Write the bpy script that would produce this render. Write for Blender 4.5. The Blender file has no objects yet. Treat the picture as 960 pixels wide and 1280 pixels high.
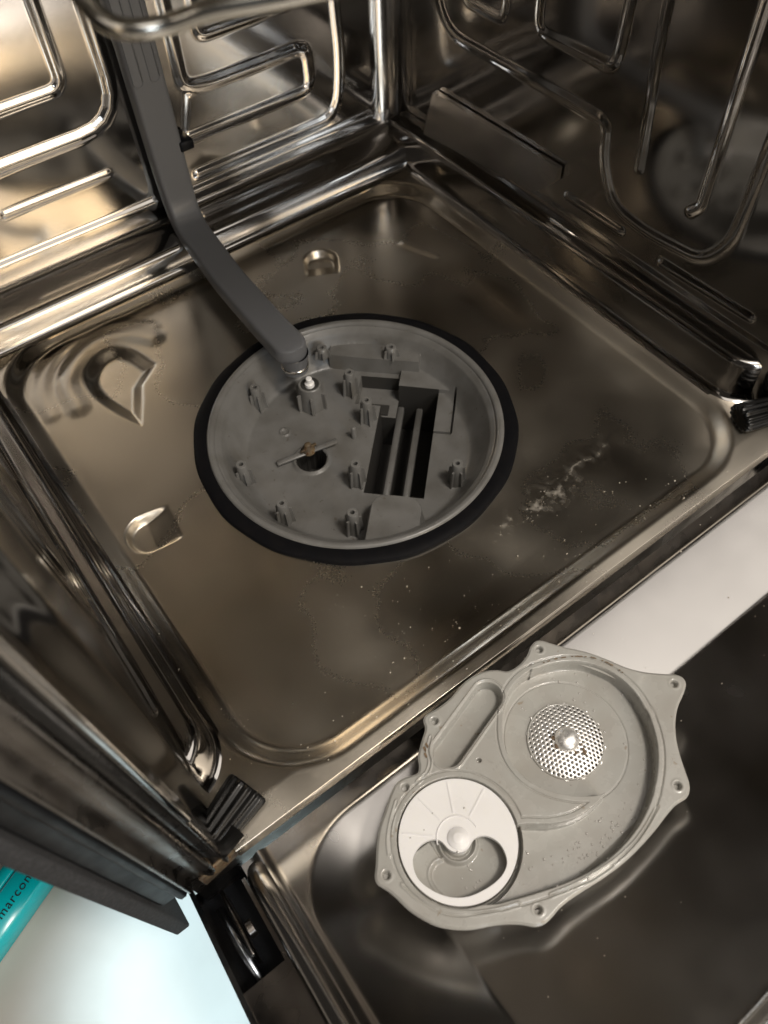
import bpy, math, random
import numpy as np
from mathutils import Vector, Matrix
from mathutils.geometry import tessellate_polygon

random.seed(7); rng = np.random.default_rng(7)
sc = bpy.context.scene
COL = sc.collection
R = math.radians

# ------------------------------------------------------------------ camera
cam_d = bpy.data.cameras.new('camera'); cam = bpy.data.objects.new('camera', cam_d); COL.objects.link(cam)
cam.location = (-0.2286, -0.3713, 0.5088)
cam.rotation_euler = (R(33.906), R(1.584), R(-36.755))
cam_d.sensor_fit = 'AUTO'; cam_d.sensor_width = 36; cam_d.lens = 26.94
cam_d.clip_start = 0.01; cam_d.clip_end = 100
cam_d.dof.use_dof = True; cam_d.dof.focus_distance = 0.57; cam_d.dof.aperture_fstop = 8.0
sc.camera = cam

# ------------------------------------------------------------------ world, lamps, exposure
w = bpy.data.worlds.new('World'); sc.world = w; w.use_nodes = True
bg = w.node_tree.nodes['Background']
bg.inputs[0].default_value = (1.0, 0.88, 0.76, 1); bg.inputs[1].default_value = 0.03

def lamp(name, kind, loc, aim, energy, color, **kw):
    d = bpy.data.lights.new(name, kind); d.energy = energy; d.color = color
    for k, v in kw.items(): setattr(d, k, v)
    o = bpy.data.objects.new(name, d); COL.objects.link(o); o.location = loc
    o.rotation_euler = (Vector(aim) - Vector(loc)).to_track_quat('-Z', 'Y').to_euler()
    return o
lamp('ceiling_lamp', 'AREA', (1.0, -1.45, 2.1), (1.0, -1.45, 0), 30, (1.0, 0.93, 0.85), shape='RECTANGLE', size=3.2, size_y=2.3)
lamp('ceiling_bulb', 'AREA', (0.30, -1.0, 1.95), (-0.1, -0.3, 0), 19, (1.0, 0.92, 0.82), shape='DISK', size=0.34)
lamp('added_cool_panel', 'AREA', (-0.55, -3.0, 1.35), (-0.1, 0, 0.3), 15, (0.82, 0.91, 1.0), shape='RECTANGLE', size=0.5, size_y=1.2)  # unseen cool panel, added to put bright streaks into the steel walls
lamp('added_warm_panel', 'AREA', (0.3, -3.0, 1.1), (0.1, 0, 0.2), 20, (1.0, 0.80, 0.54), shape='RECTANGLE', size=0.7, size_y=1.7)  # unseen warm panel, added for golden reflections inside the tub
lamp('window_light', 'SPOT', (-1.5, -0.30, 1.05), (-0.325, -0.225, -0.22), 270, (0.64, 0.88, 1.0),
     spot_size=R(7.4), spot_blend=0.45, shadow_soft_size=0.04)
sc.view_settings.view_transform = 'Standard'; sc.view_settings.look = 'None'
sc.view_settings.exposure = 0.18; sc.view_settings.gamma = 1.0; sc.view_settings.use_curve_mapping = False
sc.render.engine = 'CYCLES'
sc.cycles.use_denoising = True
sc.cycles.max_bounces = 14; sc.cycles.glossy_bounces = 10; sc.cycles.diffuse_bounces = 5
sc.cycles.caustics_reflective = True; sc.cycles.blur_glossy = 0.4; sc.cycles.sample_clamp_indirect = 4.0

# ------------------------------------------------------------------ materials
MATS = {}
def mat(name, col, rough=0.5, metal=0.0, noise=None, bump=None, smudge=None, spots=None, coat=0.0, trans=0.0, stretch=None, spec=None, sss=0.0):
    """noise=(scale, other colour, amount); bump=(scale, strength); smudge=(scale, rough_lo, rough_hi); spots=(scale, colour, threshold)"""
    m = bpy.data.materials.new(name); m.use_nodes = True; nt = m.node_tree; N = nt.nodes; L = nt.links
    b = N['Principled BSDF']; b.inputs['Base Color'].default_value = (*col, 1)
    b.inputs['Roughness'].default_value = rough; b.inputs['Metallic'].default_value = metal
    b.inputs['Coat Weight'].default_value = coat; b.inputs['Transmission Weight'].default_value = trans
    if spec is not None: b.inputs['Specular IOR Level'].default_value = spec
    if sss: b.inputs['Subsurface Weight'].default_value = sss; b.inputs['Subsurface Radius'].default_value = (.004, .004, .003); b.inputs['Subsurface Scale'].default_value = 1.0
    tc = N.new('ShaderNodeTexCoord'); mp = N.new('ShaderNodeMapping'); L.new(tc.outputs['Object'], mp.inputs[0])
    if stretch: mp.inputs['Scale'].default_value = stretch
    vec = mp.outputs[0]
    cur = None
    def tex(scale, detail=5, rgh=0.6):
        n = N.new('ShaderNodeTexNoise'); n.inputs['Scale'].default_value = scale; n.inputs['Detail'].default_value = detail
        n.inputs['Roughness'].default_value = rgh; L.new(vec, n.inputs['Vector']); return n
    def ramp(src, lo, hi):
        r = N.new('ShaderNodeMapRange'); r.inputs[1].default_value = lo; r.inputs[2].default_value = hi; r.clamp = True
        L.new(src, r.inputs[0]); return r.outputs[0]
    if noise:
        t = tex(noise[0], 5 if not metal else 1.5, 0.5); mx = N.new('ShaderNodeMix'); mx.data_type = 'RGBA'
        f = ramp(t.outputs[0], 0.4, 0.68); mu = N.new('ShaderNodeMath'); mu.operation = 'MULTIPLY'; mu.inputs[1].default_value = noise[2]
        L.new(f, mu.inputs[0]); L.new(mu.outputs[0], mx.inputs[0]); mx.inputs[6].default_value = (*col, 1); mx.inputs[7].default_value = (*noise[1], 1)
        cur = mx.outputs[2]
    if spots:
        t = tex(spots[0], 3, 0.5); mx = N.new('ShaderNodeMix'); mx.data_type = 'RGBA'
        L.new(ramp(t.outputs[0], spots[2], spots[2] + 0.04), mx.inputs[0])
        if cur: L.new(cur, mx.inputs[6])
        else: mx.inputs[6].default_value = (*col, 1)
        mx.inputs[7].default_value = (*spots[1], 1); cur = mx.outputs[2]
    if cur: L.new(cur, b.inputs['Base Color'])
    if smudge:
        t = tex(smudge[0], 6 if not metal else 2.5, 0.55); r = N.new('ShaderNodeMapRange'); r.inputs[1].default_value = 0.35; r.inputs[2].default_value = 0.7
        r.inputs[3].default_value = smudge[1]; r.inputs[4].default_value = smudge[2]
        L.new(t.outputs[0], r.inputs[0]); L.new(r.outputs[0], b.inputs['Roughness'])
    if bump:
        t = tex(bump[0], 4, 0.6); bp = N.new('ShaderNodeBump'); bp.inputs['Strength'].default_value = bump[1]; bp.inputs['Distance'].default_value = 0.001
        L.new(t.outputs[0], bp.inputs['Height']); L.new(bp.outputs[0], b.inputs['Normal'])
    MATS[name] = m; return m
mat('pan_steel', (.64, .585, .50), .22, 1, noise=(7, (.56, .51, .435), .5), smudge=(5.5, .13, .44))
def dried_marks(m):
    # dried limescale smears: a broken band right of the sump and faint drying marks everywhere
    nt = m.node_tree; N = nt.nodes; L = nt.links; b = N['Principled BSDF']
    def mth(op, a, c=None, clamp=False):
        n = N.new('ShaderNodeMath'); n.operation = op; n.use_clamp = clamp
        for i, q in enumerate((a, c)):
            if q is None: continue
            if isinstance(q, (int, float)): n.inputs[i].default_value = q
            else: L.new(q, n.inputs[i])
        return n.outputs[0]
    tc = N.new('ShaderNodeTexCoord'); sp = N.new('ShaderNodeSeparateXYZ'); L.new(tc.outputs['Object'], sp.inputs[0])
    def nz(scale, detail):
        n = N.new('ShaderNodeTexNoise'); n.inputs['Scale'].default_value = scale; n.inputs['Detail'].default_value = detail; L.new(tc.outputs['Object'], n.inputs[0]); return n.outputs[0]
    n1 = nz(38, 4); n2 = nz(130, 5); n3 = nz(520, 3)
    d = mth('ABSOLUTE', mth('ADD', mth('ADD', sp.outputs[1], .163), mth('ADD', mth('MULTIPLY', sp.outputs[0], -.09), mth('MULTIPLY', mth('SUBTRACT', n1, .5), .050))))
    wide = mth('SUBTRACT', 1.0, mth('DIVIDE', d, .013), True); thin = mth('SUBTRACT', 1.0, mth('DIVIDE', d, .0022), True)
    xr = mth('MULTIPLY', mth('MULTIPLY', mth('ADD', sp.outputs[0], -.005), 30, True), mth('MULTIPLY', mth('SUBTRACT', .17, sp.outputs[0]), 20, True), True)
    pat = mth('MULTIPLY', mth('SUBTRACT', n2, .45), 5, True)
    band = mth('MULTIPLY', mth('ADD', mth('MULTIPLY', mth('MULTIPLY', wide, pat), .13), mth('MULTIPLY', mth('MULTIPLY', thin, pat), .32)), xr, True)
    faint = mth('MULTIPLY', mth('MULTIPLY', mth('SUBTRACT', n1, .58), 6, True), mth('MULTIPLY', mth('SUBTRACT', n3, .52), 5, True))
    fac = mth('ADD', band, mth('MULTIPLY', faint, .025), True)
    src = b.inputs['Base Color'].links[0].from_socket
    mx = N.new('ShaderNodeMix'); mx.data_type = 'RGBA'; L.new(fac, mx.inputs[0]); L.new(src, mx.inputs[6]); mx.inputs[7].default_value = (.46, .43, .39, 1); L.new(mx.outputs[2], b.inputs['Base Color'])
    L.new(mth('SUBTRACT', 1.0, mth('MULTIPLY', fac, .85)), b.inputs['Metallic'])
    rs = b.inputs['Roughness'].links[0].from_socket
    L.new(mth('ADD', mth('ADD', rs, mth('MULTIPLY', fac, .35)), mth('MULTIPLY', mth('SUBTRACT', n3, .5), .05)), b.inputs['Roughness'])
dried_marks(MATS['pan_steel'])
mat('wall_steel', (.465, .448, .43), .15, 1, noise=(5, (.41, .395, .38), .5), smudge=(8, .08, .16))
mat('door_steel', (.50, .485, .47), .22, 1, noise=(8, (.45, .435, .42), .6), smudge=(12, .16, .28))
mat('flange_steel', (.22, .205, .19), .3, 1, noise=(30, (.13, .115, .10), .8), smudge=(40, .2, .42))
mat('bright_steel', (.70, .67, .63), .12, 1, smudge=(40, .08, .25))
mat('satin_steel', (.66, .63, .59), .18, 1, smudge=(20, .14, .22))
mat('strainer_steel', (.93, .91, .88), .35, .75, smudge=(300, .22, .5))
mat('roof_steel_shaded', (.27, .26, .245), .3, 1, smudge=(8, .22, .4))  # darkened steel: shade of an unmodelled rack and spray arm put into the colour
mat('rust', (.10, .075, .05), .6, .4, noise=(110, (.27, .19, .10), .9), spots=(420, (.10, .03, .01), .60), bump=(400, .6))
mat('sump_plastic', (.17, .166, .158), .42, 0, noise=(45, (.125, .12, .11), .9), smudge=(60, .28, .5), bump=(500, .05), spots=(190, (.11, .10, .085), .68))
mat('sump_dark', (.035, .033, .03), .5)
mat('rubber', (.005, .005, .005), .3, 0, noise=(90, (.012, .011, .010), .6), smudge=(70, .22, .4), spec=.3)
mat('gasket_rubber', (.006, .006, .007), .55, 0, noise=(120, (.010, .009, .009), .5), spec=.06)
mat('pipe_plastic', (.135, .138, .146), .42, 0, smudge=(20, .34, .5), bump=(900, .03))
mat('cover_plastic', (.41, .402, .372), .24, 0, noise=(45, (.375, .357, .325), .9), smudge=(50, .12, .42), bump=(300, .06), coat=.35, spots=(120, (.31, .27, .22), .69))
mat('white_plastic', (.90, .885, .87), .35, 0, noise=(40, (.86, .84, .82), .7), smudge=(50, .25, .45), sss=.15)
mat('stain', (.11, .065, .03), .6, 0, noise=(500, (.25, .17, .10), .9))
mat('case_black', (.006, .007, .009), .5, 0, smudge=(30, .4, .6), spec=.18)
mat('felt', (.022, .023, .026), .9, 0, noise=(700, (.06, .06, .065), .8), bump=(900, .8))
mat('chrome_wire', (.72, .70, .64), .16, 1)
mat('lever_steel', (.5, .55, .62), .2, 1)
mat('floor_tile', (.50, .47, .43), .45, 0, noise=(14, (.43, .40, .36), .7), smudge=(20, .35, .55))
mat('teal_card', (.0, .52, .58), .2, 0, noise=(40, (.0, .46, .53), .5))
mat('teal_dark', (.0, .12, .15), .4)
mat('ink', (.015, .02, .03), .5)
mat('black_gloss', (.012, .012, .014), .15)
mat('crumb', (.62, .58, .50), .6, 0, noise=(300, (.35, .29, .22), .9))
mat('lime', (.42, .38, .33), .8, 0, noise=(200, (.26, .23, .19), .9))
mat('water', (.47, .45, .42), .03, 0, spec=.9, coat=1.0)

# ------------------------------------------------------------------ mesh helpers
def mesh_obj(name, v, f, m, parent=None, smooth=True, loc=None, sharp=None):
    me = bpy.data.meshes.new(name)
    v = np.asarray(v, dtype=np.float32)
    if isinstance(f, np.ndarray):
        k = f.shape[1]; me.vertices.add(len(v)); me.vertices.foreach_set('co', v.ravel())
        me.loops.add(f.size); me.loops.foreach_set('vertex_index', f.astype(np.int32).ravel())
        me.polygons.add(len(f)); me.polygons.foreach_set('loop_start', np.arange(0, f.size, k, dtype=np.int32))
        me.update(calc_edges=True); me.validate()
    else:
        me.from_pydata([tuple(map(float, p)) for p in v], [], f); me.update()
    if smooth: me.polygons.foreach_set('use_smooth', np.ones(len(me.polygons), dtype=bool))
    if sharp is not None and smooth: me.set_sharp_from_angle(angle=R(sharp))
    me.materials.append(MATS[m] if isinstance(m, str) else m)
    o = bpy.data.objects.new(name, me); COL.objects.link(o)
    if parent: o.parent = parent
    if loc is not None: o.location = loc
    return o

def empty(name, loc, label, cat, group=None):
    o = bpy.data.objects.new(name, None); COL.objects.link(o); o.location = loc; o.empty_display_size = .02
    o['label'] = label; o['category'] = cat
    if group: o['group'] = group
    return o

def merge(parts):
    V = []; F = []; n = 0
    for v, f in parts:
        V += [tuple(map(float, p)) for p in v]; F += [tuple(int(i) + n for i in q) for q in f]; n += len(v)
    return V, F

def loft(rings, closed=True, cap0=False, cap1=False):
    n = len(rings[0]); V = [tuple(p) for r in rings for p in r]; F = []
    for i in range(len(rings) - 1):
        for j in range(n if closed else n - 1):
            k = (j + 1) % n; F.append((i*n + j, i*n + k, (i+1)*n + k, (i+1)*n + j))
    if cap0: F.append(tuple(range(n))[::-1])
    if cap1: F.append(tuple(range((len(rings)-1)*n, len(rings)*n)))
    return V, F

def lathe(profile, n=96, c=(0, 0), cap0=False, cap1=False):
    rings = []
    for r, z in profile:
        rings.append([(c[0] + r*math.cos(2*math.pi*i/n), c[1] + r*math.sin(2*math.pi*i/n), z) for i in range(n)])
    return loft(rings, True, cap0, cap1)

def tube(path, rad, n=12, cap=True):
    P = [Vector(p) for p in path]; rings = []
    up = None
    for i, p in enumerate(P):
        t = (P[min(i+1, len(P)-1)] - P[max(i-1, 0)]).normalized()
        if up is None:
            up = t.orthogonal().normalized()
        up = (up - t*up.dot(t)).normalized(); s = t.cross(up)
        r = rad[i] if isinstance(rad, (list, tuple)) else rad
        rings.append([p + r*(math.cos(a)*up + math.sin(a)*s) for a in (2*math.pi*k/n for k in range(n))])
    return loft(rings, True, cap, cap)

def spline(pts, n=8):
    """Catmull-Rom through the points"""
    P = [np.array(p, float) for p in pts]; Q = [2*P[0]-P[1]] + P + [2*P[-1]-P[-2]]; out = []
    for i in range(1, len(Q)-2):
        for k in range(n):
            t = k/n
            out.append(.5*((2*Q[i]) + (-Q[i-1]+Q[i+1])*t + (2*Q[i-1]-5*Q[i]+4*Q[i+1]-Q[i+2])*t*t + (-Q[i-1]+3*Q[i]-3*Q[i+1]+Q[i+2])*t**3))
    out.append(P[-1]); return np.array(out)

def box(x0, x1, y0, y1, z0, z1, bev=0.0):
    if bev <= 0:
        V = [(x, y, z) for z in (z0, z1) for x, y in ((x0, y0), (x1, y0), (x1, y1), (x0, y1))]
        return V, [(3,2,1,0), (4,5,6,7), (0,1,5,4), (1,2,6,5), (2,3,7,6), (3,0,4,7)]
    b = bev
    def ring(i, z):
        return [(x0+b+(0 if i else 0)-(b-i), y0+b, z), (x0+b, y0+b-(b-i), z), (x1-b, y0+b-(b-i), z), (x1-b+(b-i), y0+b, z),
                (x1-b+(b-i), y1-b, z), (x1-b, y1-b+(b-i), z), (x0+b, y1-b+(b-i), z), (x0+b-(b-i), y1-b, z)]
    return loft([ring(b*.6, z0), ring(0, z0+b), ring(0, z1-b), ring(b*.6, z1)], True, True, True)

def extrude_poly(outer, holes, z0, z1, bev=0.0):
    loops = [outer] + list(holes)
    flat = [p for l in loops for p in l]
    tri = tessellate_polygon([[Vector((p[0], p[1], 0)) for p in l] for l in loops])
    n = len(flat); V = [(p[0], p[1], z1) for p in flat] + [(p[0], p[1], z0) for p in flat]; F = []
    for a, b, c in tri:
        pa, pb, pc = flat[a], flat[b], flat[c]
        if (pb[0]-pa[0])*(pc[1]-pa[1]) - (pb[1]-pa[1])*(pc[0]-pa[0]) < 0: b, c = c, b
        F.append((a, b, c)); F.append((c+n, b+n, a+n))
    s = 0
    for l in loops:
        m_ = len(l)
        for i in range(m_):
            j = (i+1) % m_; F.append((s+j, s+i, s+i+n, s+j+n))
        s += m_
    return V, F

def dist_poly(X, Y, pts, closed=False):
    """distance from points to a polyline"""
    pts = np.asarray(pts, float); A = pts if closed else pts[:-1]; B = np.roll(pts, -1, 0) if closed else pts[1:]
    D = np.full(X.shape, 1e9)
    for a, b in zip(A, B):
        d = b - a; L2 = d @ d + 1e-18
        t = np.clip(((X-a[0])*d[0] + (Y-a[1])*d[1])/L2, 0, 1)
        D = np.minimum(D, (X-a[0]-t*d[0])**2 + (Y-a[1]-t*d[1])**2)
    return np.sqrt(D)
def inside(X, Y, pts):
    pts = np.asarray(pts, float); r = np.zeros(X.shape, bool)
    for a, b in zip(pts, np.roll(pts, -1, 0)):
        c = ((a[1] > Y) != (b[1] > Y))
        with np.errstate(divide='ignore', invalid='ignore'):
            xi = (b[0]-a[0])*(Y-a[1])/(b[1]-a[1]+1e-18) + a[0]
        r ^= c & (X < xi)
    return r
def sdf_poly(X, Y, pts):
    d = dist_poly(X, Y, pts, True); return np.where(inside(X, Y, pts), -d, d)
def sdf_rrect(X, Y, cx, cy, hx, hy, r):
    qx = np.abs(X-cx) - hx + r; qy = np.abs(Y-cy) - hy + r
    return np.hypot(np.maximum(qx, 0), np.maximum(qy, 0)) + np.minimum(np.maximum(qx, qy), 0) - r
def sstep(x, a, b):
    t = np.clip((x-a)/(b-a), 0, 1); return t*t*(3-2*t)
def ridge(d, wd):
    return np.where(d < wd, .5 + .5*np.cos(np.pi*np.clip(d/wd, 0, 1)), 0)
def grid_faces(nu, nv, keep=None):
    i = np.arange(nu*nv).reshape(nu, nv)
    f = np.stack([i[:-1, :-1], i[1:, :-1], i[1:, 1:], i[:-1, 1:]], -1)
    return f.reshape(-1, 4) if keep is None else f[keep]
def wob(X, Y, s, seed):
    """slow sheet waviness"""
    g = np.random.default_rng(seed); o = np.zeros(X.shape)
    for k in range(7):
        a = g.uniform(0, 6.28); q = s*g.uniform(.6, 2.0); o += np.sin((X*np.cos(a)+Y*np.sin(a))*q + g.uniform(0, 6.28))/(.6+k*.3)
    return o

# ------------------------------------------------------------------ kitchen floor
kf = mesh_obj('kitchen_floor', [(-3, -3, -.22), (3, -3, -.22), (3, 3, -.22), (-3, 3, -.22)], [(0, 1, 2, 3)], 'floor_tile', smooth=False)
kf['kind'] = 'structure'; kf['label'] = 'pale beige kitchen floor below the dishwasher'

# ------------------------------------------------------------------ dishwasher tub
dw = empty('dishwasher', (0, 0, -.22), 'open stainless steel dishwasher tub with black ringed sump and lowered door', 'dishwasher')
dw_off = Vector((0, 0, .22))
def part(name, vf, m, parent=None, **kw):
    o = mesh_obj(name, vf[0], vf[1], m, parent or dw, **kw)
    if (parent or dw) is dw: o.location = dw_off
    return o
CX = .0125
XF, XS, XW = .2325, .2495, .2675      # half widths: recess fold, ledge face, wall
YB, YBS, YBW = .256, .266, .313       # back: recess fold, step face, wall
YF = -.2375                           # front lip
ZL, ZS, ZBS = .010, .048, .033        # ledge, side step top, back step top

# floor pan -----------------------------------------------------------------
def dome(X, Y, poly, hgt, soft):
    s = sdf_poly(X, Y, poly); return hgt*sstep(-s, -soft*.25, soft)
xs = np.arange(CX-XW-.004, CX+XW+.005, .00135); ys = np.arange(YF, YBS+.012, .00135)
X, Y = np.meshgrid(xs, ys, indexing='ij')
cyr = (YB - .2165)/2; hyr = (YB + .2165)/2
s = sdf_rrect(X, Y, CX, cyr, XF, hyr, .055)
Z = ZL*sstep(s, -.004, .0135)
rr = np.hypot(X, Y)
Z -= .0015*np.clip(1-(rr-.13)/.14, 0, 1)*sstep(-s, 0, .03)          # dishes towards the sump
Z += .00050*wob(X, Y, 19, 3)*sstep(-s, 0, .03)
Z -= .10*np.maximum(0, -.2195 - Y)
# pressed pips: two D shaped feet and the crescent in the back corner
def dbump(cx, cy, ang, L, W):
    c, s_ = math.cos(ang), math.sin(ang); U = (X-cx)*c + (Y-cy)*s_; V_ = -(X-cx)*s_ + (Y-cy)*c
    pl = [(-L*.5, -W*.5)] + [(L*.12 + .5*W*math.cos(a)*.95, .5*W*math.sin(a)) for a in np.linspace(-math.pi/2, math.pi/2, 15)] + [(-L*.5, W*.5)]
    sd = sdf_poly(U, V_, pl); ramp_ = np.clip((U + L*.5)/(L*.55), 0, 1)
    return -.0085*sstep(-sd, -.0005, .0045)*ramp_
Z += dbump(-.191, .010, R(172), .040, .037)
Z += dbump(.098, .198, R(62), .040, .036)
cres_in = spline([(-.104, .176), (-.112, .205), (-.126, .221), (-.148, .218), (-.164, .200), (-.166, .172), (-.158, .142), (-.148, .118)], 6)
cp = list(map(tuple, cres_in)) + [(-.136, .140), (-.126, .160)]
Z -= .0065*sstep(-sdf_poly(X, Y, cp), -.003, .012)
d1 = dist_poly(X, Y, spline([(-.090, .208), (-.108, .228), (-.133, .236), (-.160, .226), (-.180, .203), (-.184, .170)], 6))
Z += .0019*ridge(d1, .015)
d2 = dist_poly(X, Y, spline([(-.084, .222), (-.110, .246), (-.145, .252), (-.180, .238), (-.203, .206), (-.206, .175)], 6))
Z += .0009*ridge(d2, .012)
Z += .0016*ridge(dist_poly(X, Y, [(.182, .168), (.196, .132)]), .006)
keep = (rr[:-1, :-1] > .1345)
part('floor_pan', (np.stack([X, Y, Z], -1).reshape(-1, 3), grid_faces(len(xs), len(ys), keep)), 'pan_steel')

# front lip turning down towards the door
prof = [(0, 0), (-.0003, -.0001), (-.0004, -.0004), (-.0005, -.014)]
part('front_lip', loft([[(x, YF + a, ZL + b + .0002 - .10*(-.2195-YF)) for a, b in prof] for x in np.linspace(CX-XW-.004, CX+XW+.004, 30)], False), 'pan_steel')
part('front_sill', box(CX-.306, CX+.306, -.2345, -.2265, -.125, -.001), 'flange_steel', smooth=False)

# side ledges: face, rounded nose and shelf following a path that turns outwards at the front
def side_ledge(sx):
    pth = []
    for y in np.linspace(YBW - .012, -.165, 60): pth.append((XS, y, 1, 0))
    for a in np.linspace(0, math.pi/2, 16)[1:]:
        pth.append((XS + .031*(1-math.cos(a)), -.165 - .031*math.sin(a), math.cos(a), -0.0 - math.sin(a)))
    for k in range(1, 5): pth.append((XS + .031 + .006*k, -.196, 0, -1))
    rings = []
    for x, y, nx, ny in pth:
        # outward normal of the face (pointing under the shelf)
        ox, oy = math.cos(math.acos(max(-1, min(1, nx)))), math.sin(math.acos(max(-1, min(1, nx))))
        r = []
        for off, z in [(-.007, ZL-.0008), (-.0035, ZL+.0006), (-.001, ZL+.003), (0, ZL+.007), (.0008, .022), (.0016, ZS-.006), (.0026, ZS-.002), (.0048, ZS), (.0075, ZS+.0006)]:
            r.append((CX + sx*(x + off*ox), y + off*oy, z))
        xe = max(x + .0075*ox, XW-.004)
        r.append((CX + sx*(XW-.006 if x < XW-.015 else x+.008*ox), y + .0075*oy, ZS+.0006))
        r.append((CX + sx*max(XW, x+.008*ox), y + .0075*oy, ZS+.002)); r.append((CX + sx*max(XW+.001, x+.009*ox), y + .0075*oy, ZS+.008))
        rings.append(r)
    V, F = loft(rings, False)
    if sx > 0: F = [q[::-1] for q in F]
    return V, F
part('side_ledge', side_ledge(1), 'wall_steel'); part('side_ledge', side_ledge(-1), 'wall_steel')

# back ledge ---------------------------------------------------------------
rings = []
for x in np.linspace(CX-XS-.004, CX+XS+.004, 120):
    e = min(abs(x-(CX-XS)), abs(CX+XS-x)); k = 0
    r = [(x, YBS-.007-k, ZL-.0008), (x, YBS-.0035-k, ZL+.0006), (x, YBS-.001-k, ZL+.003), (x, YBS-k, ZL+.006), (x, YBS+.003-k, ZBS-.006), (x, YBS+.005-k, ZBS-.002), (x, YBS+.009-k, ZBS),
         (x, YBW-.016, ZBS+.003), (x, YBW-.006, ZBS+.0055), (x, YBW-.001, ZBS+.011), (x, YBW+.0015, ZBS+.022)]
    rings.append(r)
V, F = loft(rings, False); part('back_ledge', (V, [q[::-1] for q in F]), 'wall_steel')

# walls ----------------------------------------------------------------------
def axis(lo, mid, hi, f, c):
    return np.concatenate([np.arange(lo, mid, f), np.arange(mid, hi + c*.5, c)])
zs = axis(.006, .30, .66, .0014, .03)
# right wall: y along, displaced towards -x
def rounded(pts, r=.012, n=6):
    P = [np.array(p, float) for p in pts]; out = [P[0]]
    for a, b, c in zip(P[:-2], P[1:-1], P[2:]):
        u = (a-b); v = (c-b); lu, lv = np.linalg.norm(u), np.linalg.norm(v); k = min(r, lu*.45, lv*.45)
        p, q = b + u/lu*k, b + v/lv*k
        for t in np.linspace(0, 1, n): out.append((1-t)**2*p + 2*t*(1-t)*b + t*t*q)
    out.append(P[-1]); return np.array(out)
RB = [rounded([(.256, .30), (.250, .205), (.225, .158), (.100, .159), (.019, .160), (.016, .130), (-.004, .096), (-.045, .091), (-.105, .097), (-.123, .125), (-.122, .30)], .022),
      rounded([(-.008, .30), (-.013, .219), (-.018, .184), (-.022, .138)]),
      rounded([(-.082, .30), (-.086, .200), (-.0875, .138), (-.080, .130)], .006),
      rounded([(.113, .30), (.110, .199), (.022, .201), (.020, .30)], .012),
      rounded([(.205, .30), (.203, .193), (.150, .193), (.146, .30)], .010)]
RH = [.0015, .0010, .0024, .0013, .0011]; RWD = [.0064, .0050, .0052, .0056, .0056]
RHL = [np.array([(.046, .0785), (-.021, .0785)]), np.array([(-.070, .075), (-.162, .078)])]
def side_wall(sx):
    yy = np.arange(YF+.002, YBW-.030, .0014); A, B = np.meshgrid(yy, zs, indexing='ij')
    D = np.zeros(A.shape)
    for p, h, wd in zip(RB, RH, RWD): D = np.maximum(D, h*ridge(dist_poly(A, B, p), wd))
    for p in RHL: D = np.maximum(D, .003*ridge(dist_poly(A, B, p), .005))
    D += .0022*sstep(.0655 - B, 0, .005)*sstep(A, -.21, -.18)            # lower skirt step
    D += .00022*wob(A, B, 16, 11 + sx)
    D -= .010*sstep(-.195 - A, 0, .03)                                    # flares at the mouth
    Xw = CX + sx*(XW - D)
    f = grid_faces(len(yy), len(zs))
    if sx < 0: f = f[:, ::-1]
    return np.stack([Xw, A, B], -1).reshape(-1, 3), np.ascontiguousarray(f[:, ::-1])
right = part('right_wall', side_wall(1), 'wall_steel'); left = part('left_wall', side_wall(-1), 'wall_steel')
BB = [rounded([(-.024, .30), (-.023, .142), (-.235, .141), (-.237, .30)], .040),
      rounded([(-.061, .30), (-.062, .184), (-.205, .183), (-.206, .30)], .012),
      np.array([(-.150, .1025), (-.050, .1025)]), 
      rounded([(.0415, .30), (.0415, .150), (.068, .147), (.175, .147), (.176, .1055), (.028, .1055)], .014),
      rounded([(.206, .30), (.213, .120), (.205, .068), (.035, .068)], .045),
      rounded([(.066, .30), (.067, .186), (.168, .186), (.169, .30)], .010)]
BH = [.0024, .0016, .0015, .0021, .0019, .0016]; BWD = [.0078, .0060, .0052, .0072, .0070, .0060]
xw = np.arange(CX-XW+.030, CX+XW-.0295, .0014); A, B = np.meshgrid(xw, zs, indexing='ij')
D = np.zeros(A.shape)
for p, h, wd in zip(BB, BH, BWD): D = np.maximum(D, h*ridge(dist_poly(A, B, p), wd))
D = np.maximum(D, .0035*sstep(.0655 - B, 0, .006)*sstep(.0 - A, 0, .01))
D = np.maximum(D, .0022*sstep(.060 - B, 0, .008))
D += .0016*sstep(-sdf_poly(A, B, [(.176, .147), (.042, .147), (.028, .105), (.176, .105)]), -.002, .006)
D += .00022*wob(A, B, 16, 5)
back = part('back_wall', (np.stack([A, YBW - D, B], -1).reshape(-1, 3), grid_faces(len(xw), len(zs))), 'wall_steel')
# rounded vertical corners
for sx in (1, -1):
    rings = []
    for z in [ZBS-.02, ZBS+.008, .06, .1, .2, .3, .4, .5, .66]:
        rr_ = .031
        rings.append([(CX + sx*(XW-rr_+rr_*math.sin(a)), YBW-rr_+rr_*math.cos(a), z) for a in np.linspace(-.03, math.pi/2+.03, 24)])
    V, F = loft(rings, False); part('corner_fillet', (V, F if sx < 0 else [q[::-1] for q in F]), 'wall_steel')
part('tub_roof', box(CX-XW-.03, CX+XW+.03, YF-.01, YBW+.01, .661, .69), 'roof_steel_shaded', smooth=False)

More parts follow.
